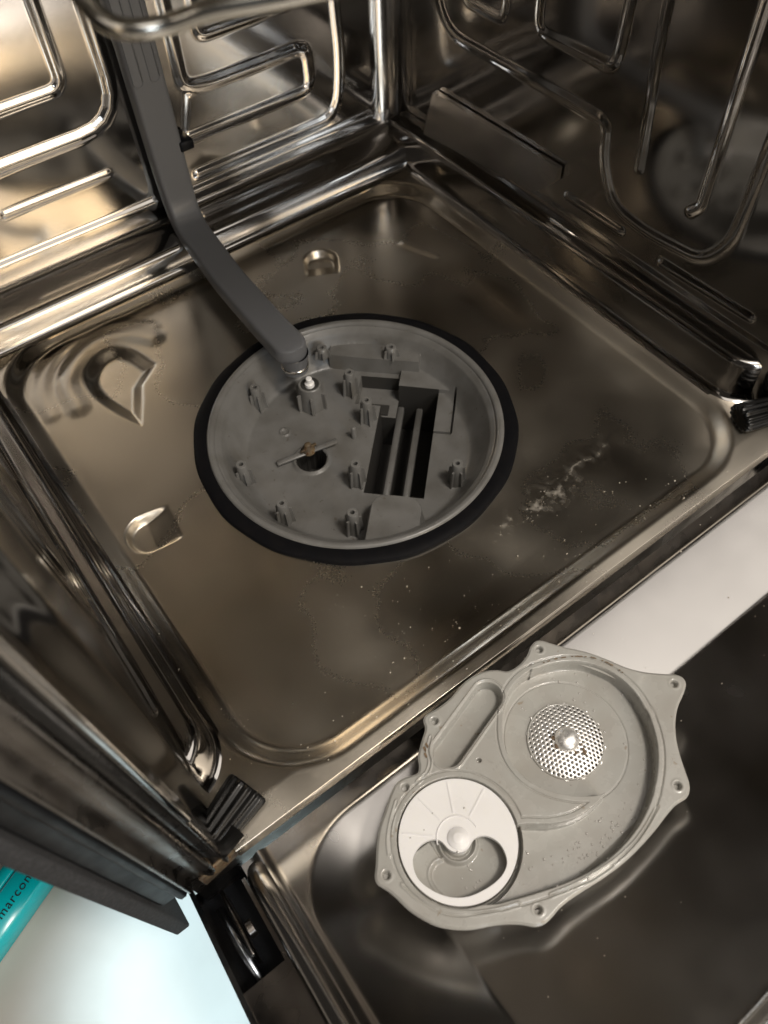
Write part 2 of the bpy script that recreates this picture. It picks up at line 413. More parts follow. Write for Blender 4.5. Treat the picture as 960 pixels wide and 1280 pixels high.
# bent deflector plate on the right wall
pts = [(.237, .060), (.237, .100), (.057, .103), (.057, .090), (.074, .074)]
def plate(front, backx):
    V = [(CX+XW-front-(.103-z)*.28, y, z) for i, (y, z) in enumerate(pts)] + [(CX+XW-.001, y, z) for y, z in pts]
    n = len(pts); F = [tuple(range(n))] + [(i, (i+1) % n, (i+1) % n+n, i+n)[::-1] for i in range(n)]
    return V, F
part('deflector_plate', plate(.006, 0), 'satin_steel', smooth=False, parent=None)

# front flange of the left and right sides with seal channel
def flange(sx):
    pr_ = [(XW+.008, -.205), (XW+.0095, -.222), (XW+.0095, -.237), (XW+.011, -.2395), (XW+.0128, -.2375), (XW+.0132, -.229),
           (XW+.0185, -.228), (XW+.0195, -.2385), (XW+.022, -.240), (XW+.028, -.2365), (XW+.0345, -.2355), (XW+.0362, -.240), (XW+.0385, -.2405), (XW+.040, -.237), (XW+.0405, -.225)]
    rings = [[(CX + sx*x, y, z) for x, y in pr_] for z in (.004, .02, .05, .1, .2, .4, .66)]
    V, F = loft(rings, False); return V, (F if sx > 0 else [q[::-1] for q in F])
for sx in (1, -1):
    part('front_flange', flange(sx), 'flange_steel')
    part('inner_lip', box(*(sorted((CX+sx*(XW+.0072), CX+sx*(XW+.0105)))), -.242, -.2385, .118 if sx < 0 else .05, .66, .0008), 'bright_steel')
    part('door_seal', tube([(CX+sx*(XW+.0158), -.2345, .66), (CX+sx*(XW+.0158), -.2345, .10), (CX+sx*(XW+.0150), -.2345, .035), (CX+sx*(XW+.010), -.2345, .020), (CX+sx*(XW-.002), -.229, .0185)], [.0042, .0042, .0042, .0055, .008], 12), 'rubber')
# outer casing strips
part('outer_casing', box(CX-.326, CX-.3085, -.2330, .33, -.012, .70, .0025), 'case_black')
part('outer_casing', box(CX+.3085, CX+.338, -.2330, .33, -.012, .70, .0025), 'case_black')
part('casing_hem', box(CX-.3135, CX-.3075, -.2385, -.2332, -.004, .66, .0015), 'case_black')
part('felt_strip', box(CX-.3370, CX-.3265, -.2350, .30, -.085, .70, .001), 'felt')
part('base_skirt', box(CX-.335, CX+.335, -.15, .30, -.219, -.126), 'case_black', smooth=False)

# ribbed rubber ends of the door seal
def ribbed(p0, p1, r0, r1):
    p0, p1 = Vector(p0), Vector(p1); t = (p1-p0).normalized(); side = t.cross(Vector((0, 0, 1))).normalized(); up = side.cross(t)
    rings = []; n = 112
    for k, (u, sc_) in enumerate([(0, .86), (.12, .96), (.5, 1.0), (.9, 1.0), (.97, .97), (1, .88), (1.0, .6)]):
        r = (r0 + (r1-r0)*u)*sc_; ring = []
        for i in range(n):
            a = 2*math.pi*i/n; q = r*(1 + (.085*math.cos(14*a) if k not in (0, 6) else 0))
            ring.append(p0 + (p1-p0)*u + side*q*1.12*math.cos(a) + up*q*.82*math.sin(a))
        rings.append(ring)
    return loft(rings, True, True, True)
part('seal_end', ribbed((-.270, -.226, .018), (-.2325, -.213, .020), .0095, .0125), 'rubber')
part('seal_end', ribbed((.295, -.222, .018), (.2445, -.2045, .019), .0095, .0115), 'rubber')
V, F = box(-.285, -.258, -.2385, -.236, -.014, .004, .0008); V = [(x, y - .004*math.sin((x+.285)*160), z - .004*math.cos((x+.27)*190)) for x, y, z in V]
part('corner_bracket', (V, F), 'rust'); part('corner_bracket', lathe([(.0042, -.002), (.0040, .0015), (.0024, .0028), (.0008, .0030)], 18, c=(-.2665, -.2335), cap1=True), 'rust')

# ------------------------------------------------------------------ sump
a_ = np.array([-.7071, -.7071]); b_ = np.array([.7071, -.7071])
def axis_edges(edges, lo, hi, step):
    v = list(np.arange(lo, hi, step)); 
    for e in edges: v += [e-.00025, e+.00025]
    v = sorted(v); out = [v[0]]
    for q in v[1:]:
        if q - out[-1] > .0004 or any(abs(q-e) < .0003 for e in edges): out.append(q)
    return np.array(out)
S = axis_edges([-.092, -.086, -.072, -.050, -.025, .055, .061], -.128, .128, .0011)
T = axis_edges([-.042, -.010, .014, .028, .064, .066, .081, .022, .070, .045], -.128, .128, .0011)
SS, TT = np.meshgrid(S, T, indexing='ij'); PX = SS*a_[0] + TT*b_[0]; PY = SS*a_[1] + TT*b_[1]; rr = np.hypot(PX, PY)
FZ = -.030
bowl = FZ + .032*sstep(rr, .098, .1235)
H = bowl.copy()
def put(cond, z, mode=np.maximum): H[cond] = mode(H[cond], z)
put((SS < -.092) & (TT > -.042) & (TT < .045), -.012)                       # back shelf
put((SS < -.072) & (TT > .028) & (TT < .081), -.0245)
put((SS > -.072) & (SS < -.025) & (TT > .066) & (TT < .081), -.0288)          # low panel beside the slot
gap = ((np.abs(TT-.082) < .0008) & (SS > -.080) & (SS < -.025)) | ((np.abs(SS+.0245) < .0007) & (TT > .066) & (TT < .082))
put(gap & (rr < .108), FZ-.004, np.minimum)
put((SS > -.086) & (SS < -.050) & (TT > -.010) & (TT < .028), -.046, np.minimum)   # rectangular pocket
put((SS > -.050) & (SS < .055) & (TT > .014) & (TT < .066), -.088, np.minimum); put((SS > -.072) & (SS < -.049) & (TT > .028) & (TT < .066), -.088, np.minimum)     # drain trough
blk = sdf_rrect(SS, TT, .0995, .046, .0385, .024, .016)
H = np.maximum(H, np.where(SS > .050, -.030 + .021*sstep(-blk, -.0005, .0035), -1))
imp = np.hypot(SS-.0204, TT+.0379)
H += .0022*ridge(np.abs(imp-.0152), .0028); H = np.where(imp < .0132, FZ-.03, H)
rd = np.hypot(PX+.0429, PY-.0540); H += .0014*ridge(np.abs(rd-.0042), .0016)
H += .0008*ridge(np.abs(rr-.1165), .0022)
keep = rr[:-1, :-1] < .1235
H += .0001*wob(PX, PY, 40, 8)
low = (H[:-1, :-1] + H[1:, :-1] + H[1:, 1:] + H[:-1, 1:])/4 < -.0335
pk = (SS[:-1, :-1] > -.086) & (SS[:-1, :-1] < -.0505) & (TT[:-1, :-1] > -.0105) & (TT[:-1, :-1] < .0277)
sv = np.stack([PX, PY, H], -1).reshape(-1, 3)
sump = part('sump', (sv, grid_faces(len(S), len(T), keep & (~low | pk))), 'sump_plastic', sharp=35)
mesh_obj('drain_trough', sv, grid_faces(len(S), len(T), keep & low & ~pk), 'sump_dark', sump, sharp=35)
def sub(name, vf, m, **kw):
    o = mesh_obj(name, vf[0], vf[1], m, sump, **kw); return o
sub('rim', lathe([(.1205, -.004), (.1215, .0022), (.1228, .0040), (.1250, .0048), (.1270, .0046), (.1282, .0030), (.1285, -.004)], 160), 'sump_plastic')
pr_ = [(.1262, .0010), (.1272, .0026), (.1290, .0030), (.1345, .0026), (.1385, .0020), (.1400, .0009), (.1403, -.0025)]
V, F = lathe(pr_, 160)
V = [(x*(1+.006*math.sin(11*math.atan2(y, x))*math.cos(5*math.atan2(y, x))*(i//160 > 3)), y*(1+.006*math.sin(11*math.atan2(y, x))*math.cos(5*math.atan2(y, x))*(i//160 > 3)), z) for i, (x, y, z) in enumerate(V)]
sub('ring_gasket', (V, F), 'gasket_rubber')
# screw posts with ribs and a screw hole
def post(h, r, ribs, hole=True):
    P = []
    if hole: P.append(lathe([(r*1.15, 0), (r*1.02, h*.5), (r*.96, h-.0006), (r*.88, h), (r*.42, h), (r*.40, h-.008)], 20, cap1=True))
    else: P.append(lathe([(r*1.1, 0), (r, h-.0006), (r*.8, h)], 14, cap1=True))
    for k in range(ribs):
        a = 2*math.pi*k/ribs + .5; c, s_ = math.cos(a), math.sin(a)
        V, F = box(r*.7, r*1.75, -.0007, .0007, 0, h*.72)
        V = [(((x if z < h*.3 else min(x, r*1.45))*c - y*s_), ((x if z < h*.3 else min(x, r*1.45))*s_ + y*c), z) for x, y, z in V]; P.append((V, F))
    return merge(P)
vf = post(.028, .0048, 5); first = None
PO = [(0.0300,0.0965,-.012),(0.0815,0.0568,-.012),(0.0328,0.0562,FZ),(0.0253,0.0184,FZ),(-0.0455,0.0940,FZ),(-0.1008,0.0255,FZ),(-0.0950,-0.0295,FZ),(-0.0547,-0.0722,FZ),(-0.0240,-0.0335,FZ),(0.0438,-0.0860,FZ)]
for i, (x, y, z) in enumerate(PO):
    if first is None: o = first = sub('screw_post', vf, 'sump_plastic', sharp=40)
    else: o = first.copy(); COL.objects.link(o)
    o.parent = sump; o.location = (x, y, z); o.scale = (1, 1, 1.0 if z == FZ else .42); o.rotation_euler.z = i*1.3
o = sub('locating_pin', post(.014, .0022, 0, False), 'sump_plastic'); o.location = (.0035, .0098, FZ)
# spray feed socket with white valve plug
o = sub('feed_socket', merge([lathe([(.0122, 0), (.0112, .020), (.0105, .0275), (.0098, .028), (.0085, .0276), (.0080, .012)], 32)] +
        [(lambda a: ([(x*math.cos(a)-y*math.sin(a), x*math.sin(a)+y*math.cos(a), z) for x, y, z in box(.010, .0148, -.001, .001, 0, .020)[0]], box(.010, .0148, -.001, .001, 0, .020)[1]))(k*math.pi/3) for k in range(6)]), 'sump_plastic', sharp=40)
o.location = (-.0038, .0665, FZ)
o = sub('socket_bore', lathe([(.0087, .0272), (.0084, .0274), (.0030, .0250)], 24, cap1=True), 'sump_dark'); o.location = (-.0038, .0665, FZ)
o = sub('valve_plug', lathe([(.0046, .0240), (.0044, .0290), (.0028, .0300), (.0028, .0345), (.0022, .0352)], 20, cap1=True), 'white_plastic', sharp=40); o.location = (-.0038, .0665, FZ)
# impeller hole with worn blade
V, F = merge([box(-.029, .028, -.0042, .0042, 0, .0016, .0004)]); V = [(x, y*(1-.35*abs(x)/.03), z + .002*math.sin(x*90)) for x, y, z in V]
o = sub('impeller_blade', (V, F), 'sump_plastic'); o.location = (-.0405, .0185, FZ+.004); o.rotation_euler.z = R(-13)
o = sub('impeller_hub', merge([lathe([(.0062, 0), (.0055, .004), (.0035, .0058), (.0030, .009), (.0022, .010)], 16, cap1=True), box(-.008, .008, -.0012, .0012, .003, .005)]), 'rust'); o.location = (-.0390, .0195, FZ+.004)
# trough slats
for t0 in (.0305, .0485):
    V, F = box(-.071, .057, t0-.0030, t0+.0030, -.062, -.052, .001); V = [(x*a_[0]+y*b_[0], x*a_[1]+y*b_[1], z) for x, y, z in V]
    sub('slat', (V, F), 'sump_plastic')
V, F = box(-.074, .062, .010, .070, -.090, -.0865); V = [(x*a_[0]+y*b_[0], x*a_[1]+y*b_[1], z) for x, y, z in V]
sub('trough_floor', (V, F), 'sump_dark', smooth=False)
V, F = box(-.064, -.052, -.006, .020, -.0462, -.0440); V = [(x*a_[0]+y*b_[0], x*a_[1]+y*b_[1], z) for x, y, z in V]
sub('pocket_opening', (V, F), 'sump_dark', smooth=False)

# ------------------------------------------------------------------ door
TILT = R(20); DO = Vector((0, -.25, -.020))
door_m = Matrix.Translation(DO + dw_off*0) @ Matrix.Rotation(TILT, 4, 'X') @ Matrix.Scale(-1, 4, (0, 1, 0)) @ Matrix.Rotation(0, 4, 'X')
def dpt(x, u, n): return (x, DO.y - u*math.cos(TILT) + n*math.sin(TILT), DO.z + u*math.sin(TILT) + n*math.cos(TILT))
def dloc(V): return [dpt(*p) for p in V]
xs = np.arange(CX-.275, CX+.2751, .0016); us = np.concatenate([np.arange(-.012, .24, .0016), np.arange(.24, .58, .012)])
X, U = np.meshgrid(xs, us, indexing='ij')
DEP = .030
so = sdf_rrect(X, U, .0215, .288, .2625, .2865, np.where(X > 0, .030, .055))      # outer fold
t_ = np.clip(-so/.0605, 0, 1)
def smooth_ramp(t, e):
    # straight slope with rounded shoulders
    return np.where(t < e, t*t/(2*e*(1-e)), np.where(t > 1-e, 1-(1-t)**2/(2*e*(1-e)), (t-e/2)/(1-e)))
Nn = -DEP*smooth_ramp(t_, .035)
far = sdf_rrect(X, U, CX, .42, .165, .196, .03); Nn += .008*sstep(-far, 0, .012)
Nn += .0025*ridge(np.abs(X-(CX-.262)), .006) + .0025*ridge(np.abs(X-(CX+.262)), .006)
Nn += .00012*wob(X, U, 14, 21)
P = np.stack([X, DO.y - U*math.cos(TILT) + Nn*math.sin(TILT), DO.z + U*math.sin(TILT) + Nn*math.cos(TILT)], -1).reshape(-1, 3)
door = part('door', (P, np.ascontiguousarray(grid_faces(len(xs), len(us))[:, ::-1])), 'door_steel')
door['label'] = 'stamped stainless inner panel of the lowered door'
def dsub(name, vf, m, **kw): return mesh_obj(name, dloc(vf[0]), [q[::-1] for q in vf[1]], m, door, **kw)
for sx in (-1, 1):
    # rolled rim beside the panel, hinge channel and thin outer edge
    rim = [(.259, -.004), (.2605, .001), (.263, .0035), (.267, .0048), (.272, .0040), (.2755, .0005), (.277, -.006), (.2775, -.016)]
    rings = []
    for u in [-.014, -.0105, -.006, .0, .01, .05, .1, .2, .4, .58]:
        k = 0 if u > -.004 else (-.004-u)*.9
        rings.append([(CX+sx*(r-.3*k), u, n-k) for r, n in rim])
    V, F = loft(rings, False); dsub('side_rim', (V, F if sx > 0 else [q[::-1] for q in F]), 'door_steel')
    lo, hi = sorted((CX+sx*.2765, CX+sx*.3105))
    dsub('hinge_channel', box(lo, hi, .050, .58, -.018, -.012), 'flange_steel', smooth=False); dsub('channel_floor', box(lo, hi, -.040, .60, -.044, -.036), 'case_black', smooth=False)  # channel floor is black so the open slot's shade sits in its colour
    lo, hi = sorted((CX+sx*.3085, CX+sx*.3118))
    dsub('outer_edge', box(lo, hi, -.036, .58, -.040, -.0095), 'bright_steel', smooth=False)
    lo, hi = sorted((CX+sx*.2775, CX+sx*.2800))
    dsub('channel_wall', box(lo, hi, -.012, .58, -.040, -.0125), 'flange_steel', smooth=False)
    V, F = tube([(CX+sx*.300, -.006, -.016), (CX+sx*.2995, .02, -.017), (CX+sx*.2975, .048, -.020)], .0030, 10); V = [(x, u, n) for x, u, n in V]
    dsub('hinge_lever', (V, F), 'lever_steel')
    V, F = lathe([(.002, -.002), (.0055, -.002), (.0055, .002), (.002, .002)], 20, cap0=True, cap1=True)
    dsub('hinge_wheel', ([(CX+sx*.289 + z, .016+x, -.019+y) for x, y, z in V], F), 'flange_steel', sharp=40)
    dsub('hinge_arm', box(*sorted((CX+sx*.293, CX+sx*.2955)), -.016, .034, -.028, -.013, .0006), 'flange_steel')
dsub('outer_panel', box(CX-.295, CX+.295, -.012, .60, -.064, -.045), 'case_black', smooth=False)

# ------------------------------------------------------------------ spray feed pipe
pp = empty('spray_feed_pipe', (.004, .297, .034), 'flat dark grey plastic feed pipe running down the back wall to the sump', 'pipe')
path = spline([(.004, .2995, .60), (.004, .2995, .45), (.004, .2995, .30), (.004, .2985, .20), (.004, .2978, .11), (.004, .2968, .078), (.0036, .2935, .0575), (.0024, .2835, .0445), (.0008, .2680, .0385), (-.0008, .240, .0345), (-.0035, .200, .0305), (-.0052, .150, .0285), (-.0060, .115, .0280), (-.0063, .0895, .0285)], 8)
rings = []; Wp, Tp = .0350, .0140
prof = [(-.5, -.5), (-.5, .22), (-.47, .40), (-.43, .48), (-.36, .5), (.36, .5), (.43, .48), (.47, .40), (.5, .22), (.5, -.5)]
n = len(path)
for i, p in enumerate(path):
    t = path[min(i+1, n-1)] - path[max(i-1, 0)]; t = t/np.linalg.norm(t)
    side = np.array([1.0, 0, 0]); side = side - t*(side@t); side /= np.linalg.norm(side); up = np.cross(side, t)
    if up[2] < -.05 or (abs(up[2]) < .3 and up[1] > 0): up = -up
    wk = Wp*(1 - .13*min(1, i/n*2.2 if i < n*.45 else 1)); rings.append([p + side*wk*a + up*Tp*b for a, b in prof])
endc = path[-1]; Wp = wk
for k in range(1, 9):                                   # rounded end
    a = k/8*math.pi/2; w_ = math.cos(a); dy = -Wp*.5*math.sin(a)
    rings.append([endc + np.array([Wp*a_2*max(w_, .02), dy, Tp*b]) for a_2, b in prof])
V, F = loft(rings, True, True, True)
off = Vector(pp.location)
def psub(name, vf, m, **kw):
    o = mesh_obj(name, vf[0], vf[1], m, pp, **kw); o.location = -off; return o
psub('duct', (V, F), 'pipe_plastic', sharp=50)
psub('nozzle', lathe([(.0138, .0235), (.0132, .019), (.0120, .015), (.0118, .0040), (.0108, .0032), (.0085, .0032), (.0083, .006)], 36, c=(-.0058, .0850)), 'pipe_plastic', sharp=40)
psub('collar', lathe([(.0118, .0110), (.0126, .0105), (.0126, .0085), (.0118, .0080)], 36, c=(-.0058, .0850)), 'bright_steel')
for cx_ in (-.0055, .0105):                              # long oval outlines moulded into the front
    L_ = [(cx_ + .0042*math.cos(a), 0, .200 + (.045 if math.sin(a) > 0 else -.022) + .0042*math.sin(a)) for a in np.linspace(0, 2*math.pi, 28)]
    L_ = [(x, .2915, z) for x, _, z in L_]
    psub('oval_rib', tube(L_, .0008, 6), 'pipe_plastic')
psub('wall_clip', box(.016, .030, .2895, .3120, .108, .117, .001), 'case_black')

# ------------------------------------------------------------------ rack wire hanging in the mouth of the tub
rk = empty('dish_rack', (-.14, -.13, .40), 'out of focus bent chrome wire of the rack above the tub', 'rack')
o0 = Vector(rk.location)
def rsub(name, pts, r):
    o = mesh_obj(name, *tube(pts, r, 14), 'chrome_wire', rk); o.location = -o0
rsub('wire', list(spline([(-.166, -.070, .470), (-.158, -.104, .427), (-.1535, -.118, .412), (-.1505, -.1265, .4055), (-.1445, -.1320, .4035), (-.135, -.1355, .4035), (-.1235, -.1415, .4060), (-.100, -.153, .4075), (-.06, -.174, .412)], 8)), .0031)
rsub('wire', list(spline([(-.20, -.02, .425), (-.150, -.055, .4195), (-.128, -.068, .4180), (-.105, -.083, .4185), (-.05, -.115, .425)], 8)), .0028)

# ------------------------------------------------------------------ sump cover lying on the door
ZC = .014
OUT = [(-0.0336,-0.2520),(-0.0275,-0.2488),(-0.0221,-0.2477),(-0.0179,-0.2499),(-0.0140,-0.2557),(-0.0089,-0.2630),(0.0005,-0.2747),(0.0082,-0.2880),(0.0139,-0.2994),(0.0213,-0.3091),(0.0301,-0.3174),(0.0365,-0.3230),(0.0384,-0.3277),(0.0362,-0.3318),(0.0299,-0.3351),(0.0203,-0.3388),(0.0115,-0.3444),(0.0036,-0.3519),(-0.0027,-0.3604),(-0.0074,-0.3684),(-0.0113,-0.3753),(-0.0152,-0.3792),(-0.0203,-0.3808),(-0.0280,-0.3797),(-0.0370,-0.3804),(-0.0486,-0.3821),(-0.0626,-0.3832),(-0.0768,-0.3834),(-0.0923,-0.3821),(-0.1052,-0.3801),(-0.1155,-0.3786),(-0.1238,-0.3781),(-0.1316,-0.3788),(-0.1373,-0.3787),(-0.1423,-0.3765),(-0.1466,-0.3721),(-0.1530,-0.3669),(-0.1610,-0.3618),(-0.1714,-0.3563),(-0.1797,-0.3501),(-0.1869,-0.3424),(-0.1918,-0.3335),(-0.1948,-0.3254),(-0.1965,-0.3170),(-0.1984,-0.3107),(-0.2009,-0.3052),(-0.2000,-0.3010),(-0.1959,-0.2965),(-0.1882,-0.2871),(-0.1813,-0.2805),(-0.1729,-0.2749),(-0.1643,-0.2691),(-0.1575,-0.2658),(-0.1518,-0.2659),(-0.1461,-0.2680),(-0.1423,-0.2688),(-0.1389,-0.2657),(-0.1359,-0.2607),(-0.1282,-0.2547),(-0.1211,-0.2496),(-0.1185,-0.2444),(-0.1140,-0.2426),(-0.1056,-0.2437),(-0.0943,-0.2434),(-0.0827,-0.2410),(-0.0730,-0.2409),(-0.0637,-0.2434),(-0.0572,-0.2473),(-0.0518,-0.2525),(-0.0431,-0.2538)]
HOLES = [(-0.0240,-0.2538),(0.0302,-0.3266),(-0.0187,-0.3727),(-0.1351,-0.3713),(-0.1938,-0.3042),(-0.1544,-0.2712),(-0.1131,-0.2492)]
CAV = [(-0.0743,-0.2729),(-0.0673,-0.2672),(-0.0554,-0.2619),(-0.0414,-0.2611),(-0.0255,-0.2659),(-0.0122,-0.2735),(-0.0022,-0.2844),(0.0038,-0.2973),(0.0053,-0.3124),(0.0014,-0.3290),(-0.0052,-0.3422),(-0.0144,-0.3530),(-0.0275,-0.3630),(-0.0438,-0.3712),(-0.0607,-0.3756),(-0.0793,-0.3769),(-0.0970,-0.3749),(-0.1135,-0.3705),(-0.1307,-0.3641),(-0.1451,-0.3580),(-0.1548,-0.3531),(-0.1682,-0.3395),(-0.1298,-0.3312),(-0.1141,-0.3295),(-0.0974,-0.3413),(-0.0824,-0.3481),(-0.0685,-0.3498),(-0.0573,-0.3487),(-0.0634,-0.3463),(-0.0751,-0.3375),(-0.0852,-0.3253),(-0.0909,-0.3115),(-0.0906,-0.2974),(-0.0848,-0.2847)]
DHOLE = [(-0.1764,-0.3073),(-0.1724,-0.3045),(-0.1671,-0.3034),(-0.1615,-0.3044),(-0.1575,-0.3070),(-0.1560,-0.3099),(-0.1557,-0.3130),(-0.1550,-0.3164),(-0.1523,-0.3201),(-0.1488,-0.3218),(-0.1453,-0.3219),(-0.1423,-0.3209),(-0.1388,-0.3202),(-0.1348,-0.3215),(-0.1316,-0.3244),(-0.1293,-0.3294),(-0.1292,-0.3346),(-0.1309,-0.3397),(-0.1338,-0.3431),(-0.1391,-0.3453),(-0.1459,-0.3458),(-0.1536,-0.3448),(-0.1614,-0.3426),(-0.1680,-0.3388),(-0.1733,-0.3336),(-0.1774,-0.3269),(-0.1799,-0.3196),(-0.1795,-0.3131)]
COMMA = [(-0.1612,-0.3162),(-0.1659,-0.3152),(-0.1712,-0.3174),(-0.1739,-0.3216),(-0.1744,-0.3274),(-0.1735,-0.3322)]
SC = np.array((-.0497, -.3090)); DC = np.array((-.1475, -.3147))
def closed_spline(pts, n):
    P = [np.array(p) for p in pts]; m_ = len(P); out = []
    for i in range(m_):
        p0, p1, p2, p3 = P[i-1], P[i], P[(i+1) % m_], P[(i+2) % m_]
        for k in range(n):
            t = k/n; out.append(.5*((2*p1)+(-p0+p2)*t+(2*p0-5*p1+4*p2-p3)*t*t+(-p0+3*p1-3*p2+p3)*t**3))
    return np.array(out)
cv = empty('sump_cover', (-.08, -.31, -.02), 'loose grey plastic sump cover with round metal strainer and seven screw holes on the door', 'sump cover')
coff = Vector(cv.location)
def csub(name, vf, m, **kw):
    o = mesh_obj(name, vf[0], vf[1], m, cv, **kw); o.location = -coff; return o
CC = np.array((-.080, -.315))
OS = closed_spline(OUT, 6)
ang = np.unwrap(np.arctan2(OS[:, 1]-CC[1], OS[:, 0]-CC[0])); rad = np.hypot(OS[:, 0]-CC[0], OS[:, 1]-CC[1])
if ang[-1] < ang[0]: ang = ang[::-1]; rad = rad[::-1]
NA, NR = 1000, 230
th = np.linspace(0, 2*math.pi, NA, endpoint=False)
o_ = np.argsort(np.mod(ang, 2*math.pi)); RO = np.interp(th, np.mod(ang, 2*math.pi)[o_], rad[o_], period=2*math.pi)
fr = np.linspace(.002, 1, NR)
TH, FR = np.meshgrid(th, fr, indexing='ij')
PX = CC[0] + FR*RO[:, None]*np.cos(TH); PY = CC[1] + FR*RO[:, None]*np.sin(TH)
sc_ = sdf_poly(PX, PY, closed_spline(CAV, 3)); dd = np.hypot(PX-DC[0], PY-DC[1]); sd = dd - .0372
cavd = np.minimum(sc_, sd)
H = -.0135*sstep(-sc_, -.0002, .0012)
H = np.where(sd < 0, -.0115*sstep(-sd, -.0002, .0010), H)
H += .0011*ridge(np.abs(cavd-.0020), .0010) - .0012*ridge(np.abs(cavd-.0038), .0008) + .0005*ridge(np.abs(cavd-.0054), .0009)
se = dist_poly(PX, PY, OS, True); H -= .0010*sstep(.0014-se, 0, .0014)                   # rolled outer edge
slot = dist_poly(PX, PY, [(-.1190, -.2702), (-.0742, -.2578)]) - .0098
H = np.minimum(H, -.0105*sstep(-slot, -.0002, .0012)); H += .0008*ridge(np.abs(slot-.0018), .0010)
for h_ in HOLES:
    q = np.hypot(PX-h_[0], PY-h_[1]); H = np.where(q < .0025, H - .004*sstep(.0025-q, 0, .0006), H); H += .0002*ridge(np.abs(q-.0035), .001)
q = np.hypot(PX+.1066, PY+.2864); H -= .004*sstep(.0016-q, 0, .0006)
for rp in ([(-.1639, -.2749), (-.1737, -.2823), (-.1813, -.2897), (-.1854, -.2964)], [(-.1892, -.3145), (-.1857, -.3275), (-.1788, -.3391), (-.1663, -.3504), (-.1533, -.3578), (-.1422, -.3626)],
           [(-.1458, -.2733), (-.1377, -.2723), (-.1319, -.2681), (-.1287, -.2618), (-.1220, -.2564)], [(-.1237, -.3705), (-.1067, -.3756), (-.0862, -.3792), (-.0685, -.3800), (-.0539, -.3781), (-.0382, -.3741)]):
    d_ = dist_poly(PX, PY, spline(rp, 5)); H += .0007*ridge(np.abs(d_-.0011), .0008)
sr = np.hypot(PX-SC[0], PY-SC[1]); H -= .0007*ridge(np.abs(sr-.0405), .0007)*(sc_ < -.001)
H = np.where(sr < .0252, -.0185, H)
dh = sd < -.001
H += dh*(.0045*ridge(np.abs(dd-.0112), .0022) + .0035*sstep(.0085-dd, 0, .001))
cm = dist_poly(PX, PY, spline(COMMA, 6)); H += dh*.0030*ridge(cm, .0016)
H += dh*.0030*sstep(-sdf_poly(PX, PY, list(map(tuple, spline(COMMA, 4))) + [(-.183, -.336), (-.187, -.315), (-.176, -.302), (-.160, -.303)]), 0, .0012)
H += .00006*wob(PX, PY, 60, 31)
keep = np.ones((NA, NR-1), bool)
for h_ in HOLES:
    q = np.hypot(PX-h_[0], PY-h_[1]); keep &= ~(q[:, :-1] < .0016)
ids = np.arange(NA*NR).reshape(NA, NR); nx = np.roll(ids, -1, 0)
f = np.stack([ids[:, :-1], ids[:, 1:], nx[:, 1:], nx[:, :-1]], -1)[keep]
csub('plate', (np.stack([PX, PY, ZC + H], -1).reshape(-1, 3), f), 'cover_plastic')
# skirt, underside and the pump body below
step = NA//250
def oring(k, z): return [(CC[0] + RO[i]*k*math.cos(th[i]), CC[1] + RO[i]*k*math.sin(th[i]), z) for i in range(0, NA, step)]
csub('skirt', loft([oring(1, ZC-.0010), oring(1.003, ZC-.0018), oring(1.003, ZC-.0040), oring(.998, ZC-.0046), oring(.90, ZC-.0046)], True), 'cover_plastic')
body = [p for p in OS[::3] if True]
bs = closed_spline(CAV, 2)
def bring(k, z, sh=0): return [((p[0]+.075)*k-.075, (p[1]+.312)*k-.312, max(z, -.0275+.36*max(0, -.2945-((p[1]+.312)*k-.312)))) for p in bs]
csub('pump_body', loft([bring(1.02, ZC-.0150), bring(1.0, ZC-.0205), bring(.9, ZC-.0235)], True, False, True), 'cover_plastic')
DR = lathe([(.0395, ZC-.004), (.0390, ZC-.013), (.036, ZC-.0160)], 48, c=tuple(DC), cap1=True); csub('disc_housing', (DR[0], DR[1]), 'cover_plastic')
# perforated strainer: hexagonal cells, each a ring round its hole
V = []; F = []; pitch = .0030; holeR = .00088
for i in range(-16, 17):
    for j in range(-18, 19):
        cx_ = pitch*(i + .5*(j & 1)); cy_ = pitch*.866*j; rc = math.hypot(cx_, cy_)
        if rc > .0250: continue
        b0 = len(V)
        for k in range(6):
            a = math.pi/6 + k*math.pi/3
            for r_, dz in ((pitch/math.sqrt(3), 0), (holeR*1.25, -.00003), (holeR, -.0004)):
                x, y = cx_ + r_*math.cos(a), cy_ + r_*math.sin(a); q = math.hypot(x, y)
                V.append((SC[0]+x, SC[1]+y, ZC-.0128 + .0042*max(0, 1-(q/.0255)**2)**.8 + dz))
        for k in range(6):
            l = (k+1) % 6
            F.append((b0+3*k, b0+3*l, b0+3*l+1, b0+3*k+1)); F.append((b0+3*k+1, b0+3*l+1, b0+3*l+2, b0+3*k+2))
strn = csub('strainer', (V, F), 'strainer_steel')
strn['label'] = 'shiny perforated metal strainer'
rgv = lathe([(.0242, ZC-.0126), (.0250, ZC-.0118), (.0256, ZC-.0128), (.0256, ZC-.0190)], 72, c=tuple(SC)); csub('strainer_ring', (rgv[0], rgv[1]), 'cover_plastic')
cap = lathe([(.0082, ZC-.0092), (.0081, ZC-.0078), (.0074, ZC-.0062), (.0058, ZC-.0048), (.0034, ZC-.0040), (.0010, ZC-.0037)], 32, c=tuple(SC + np.array([-.0003, -.0003])), cap1=True); csub('strainer_boss', cap, 'strainer_steel')
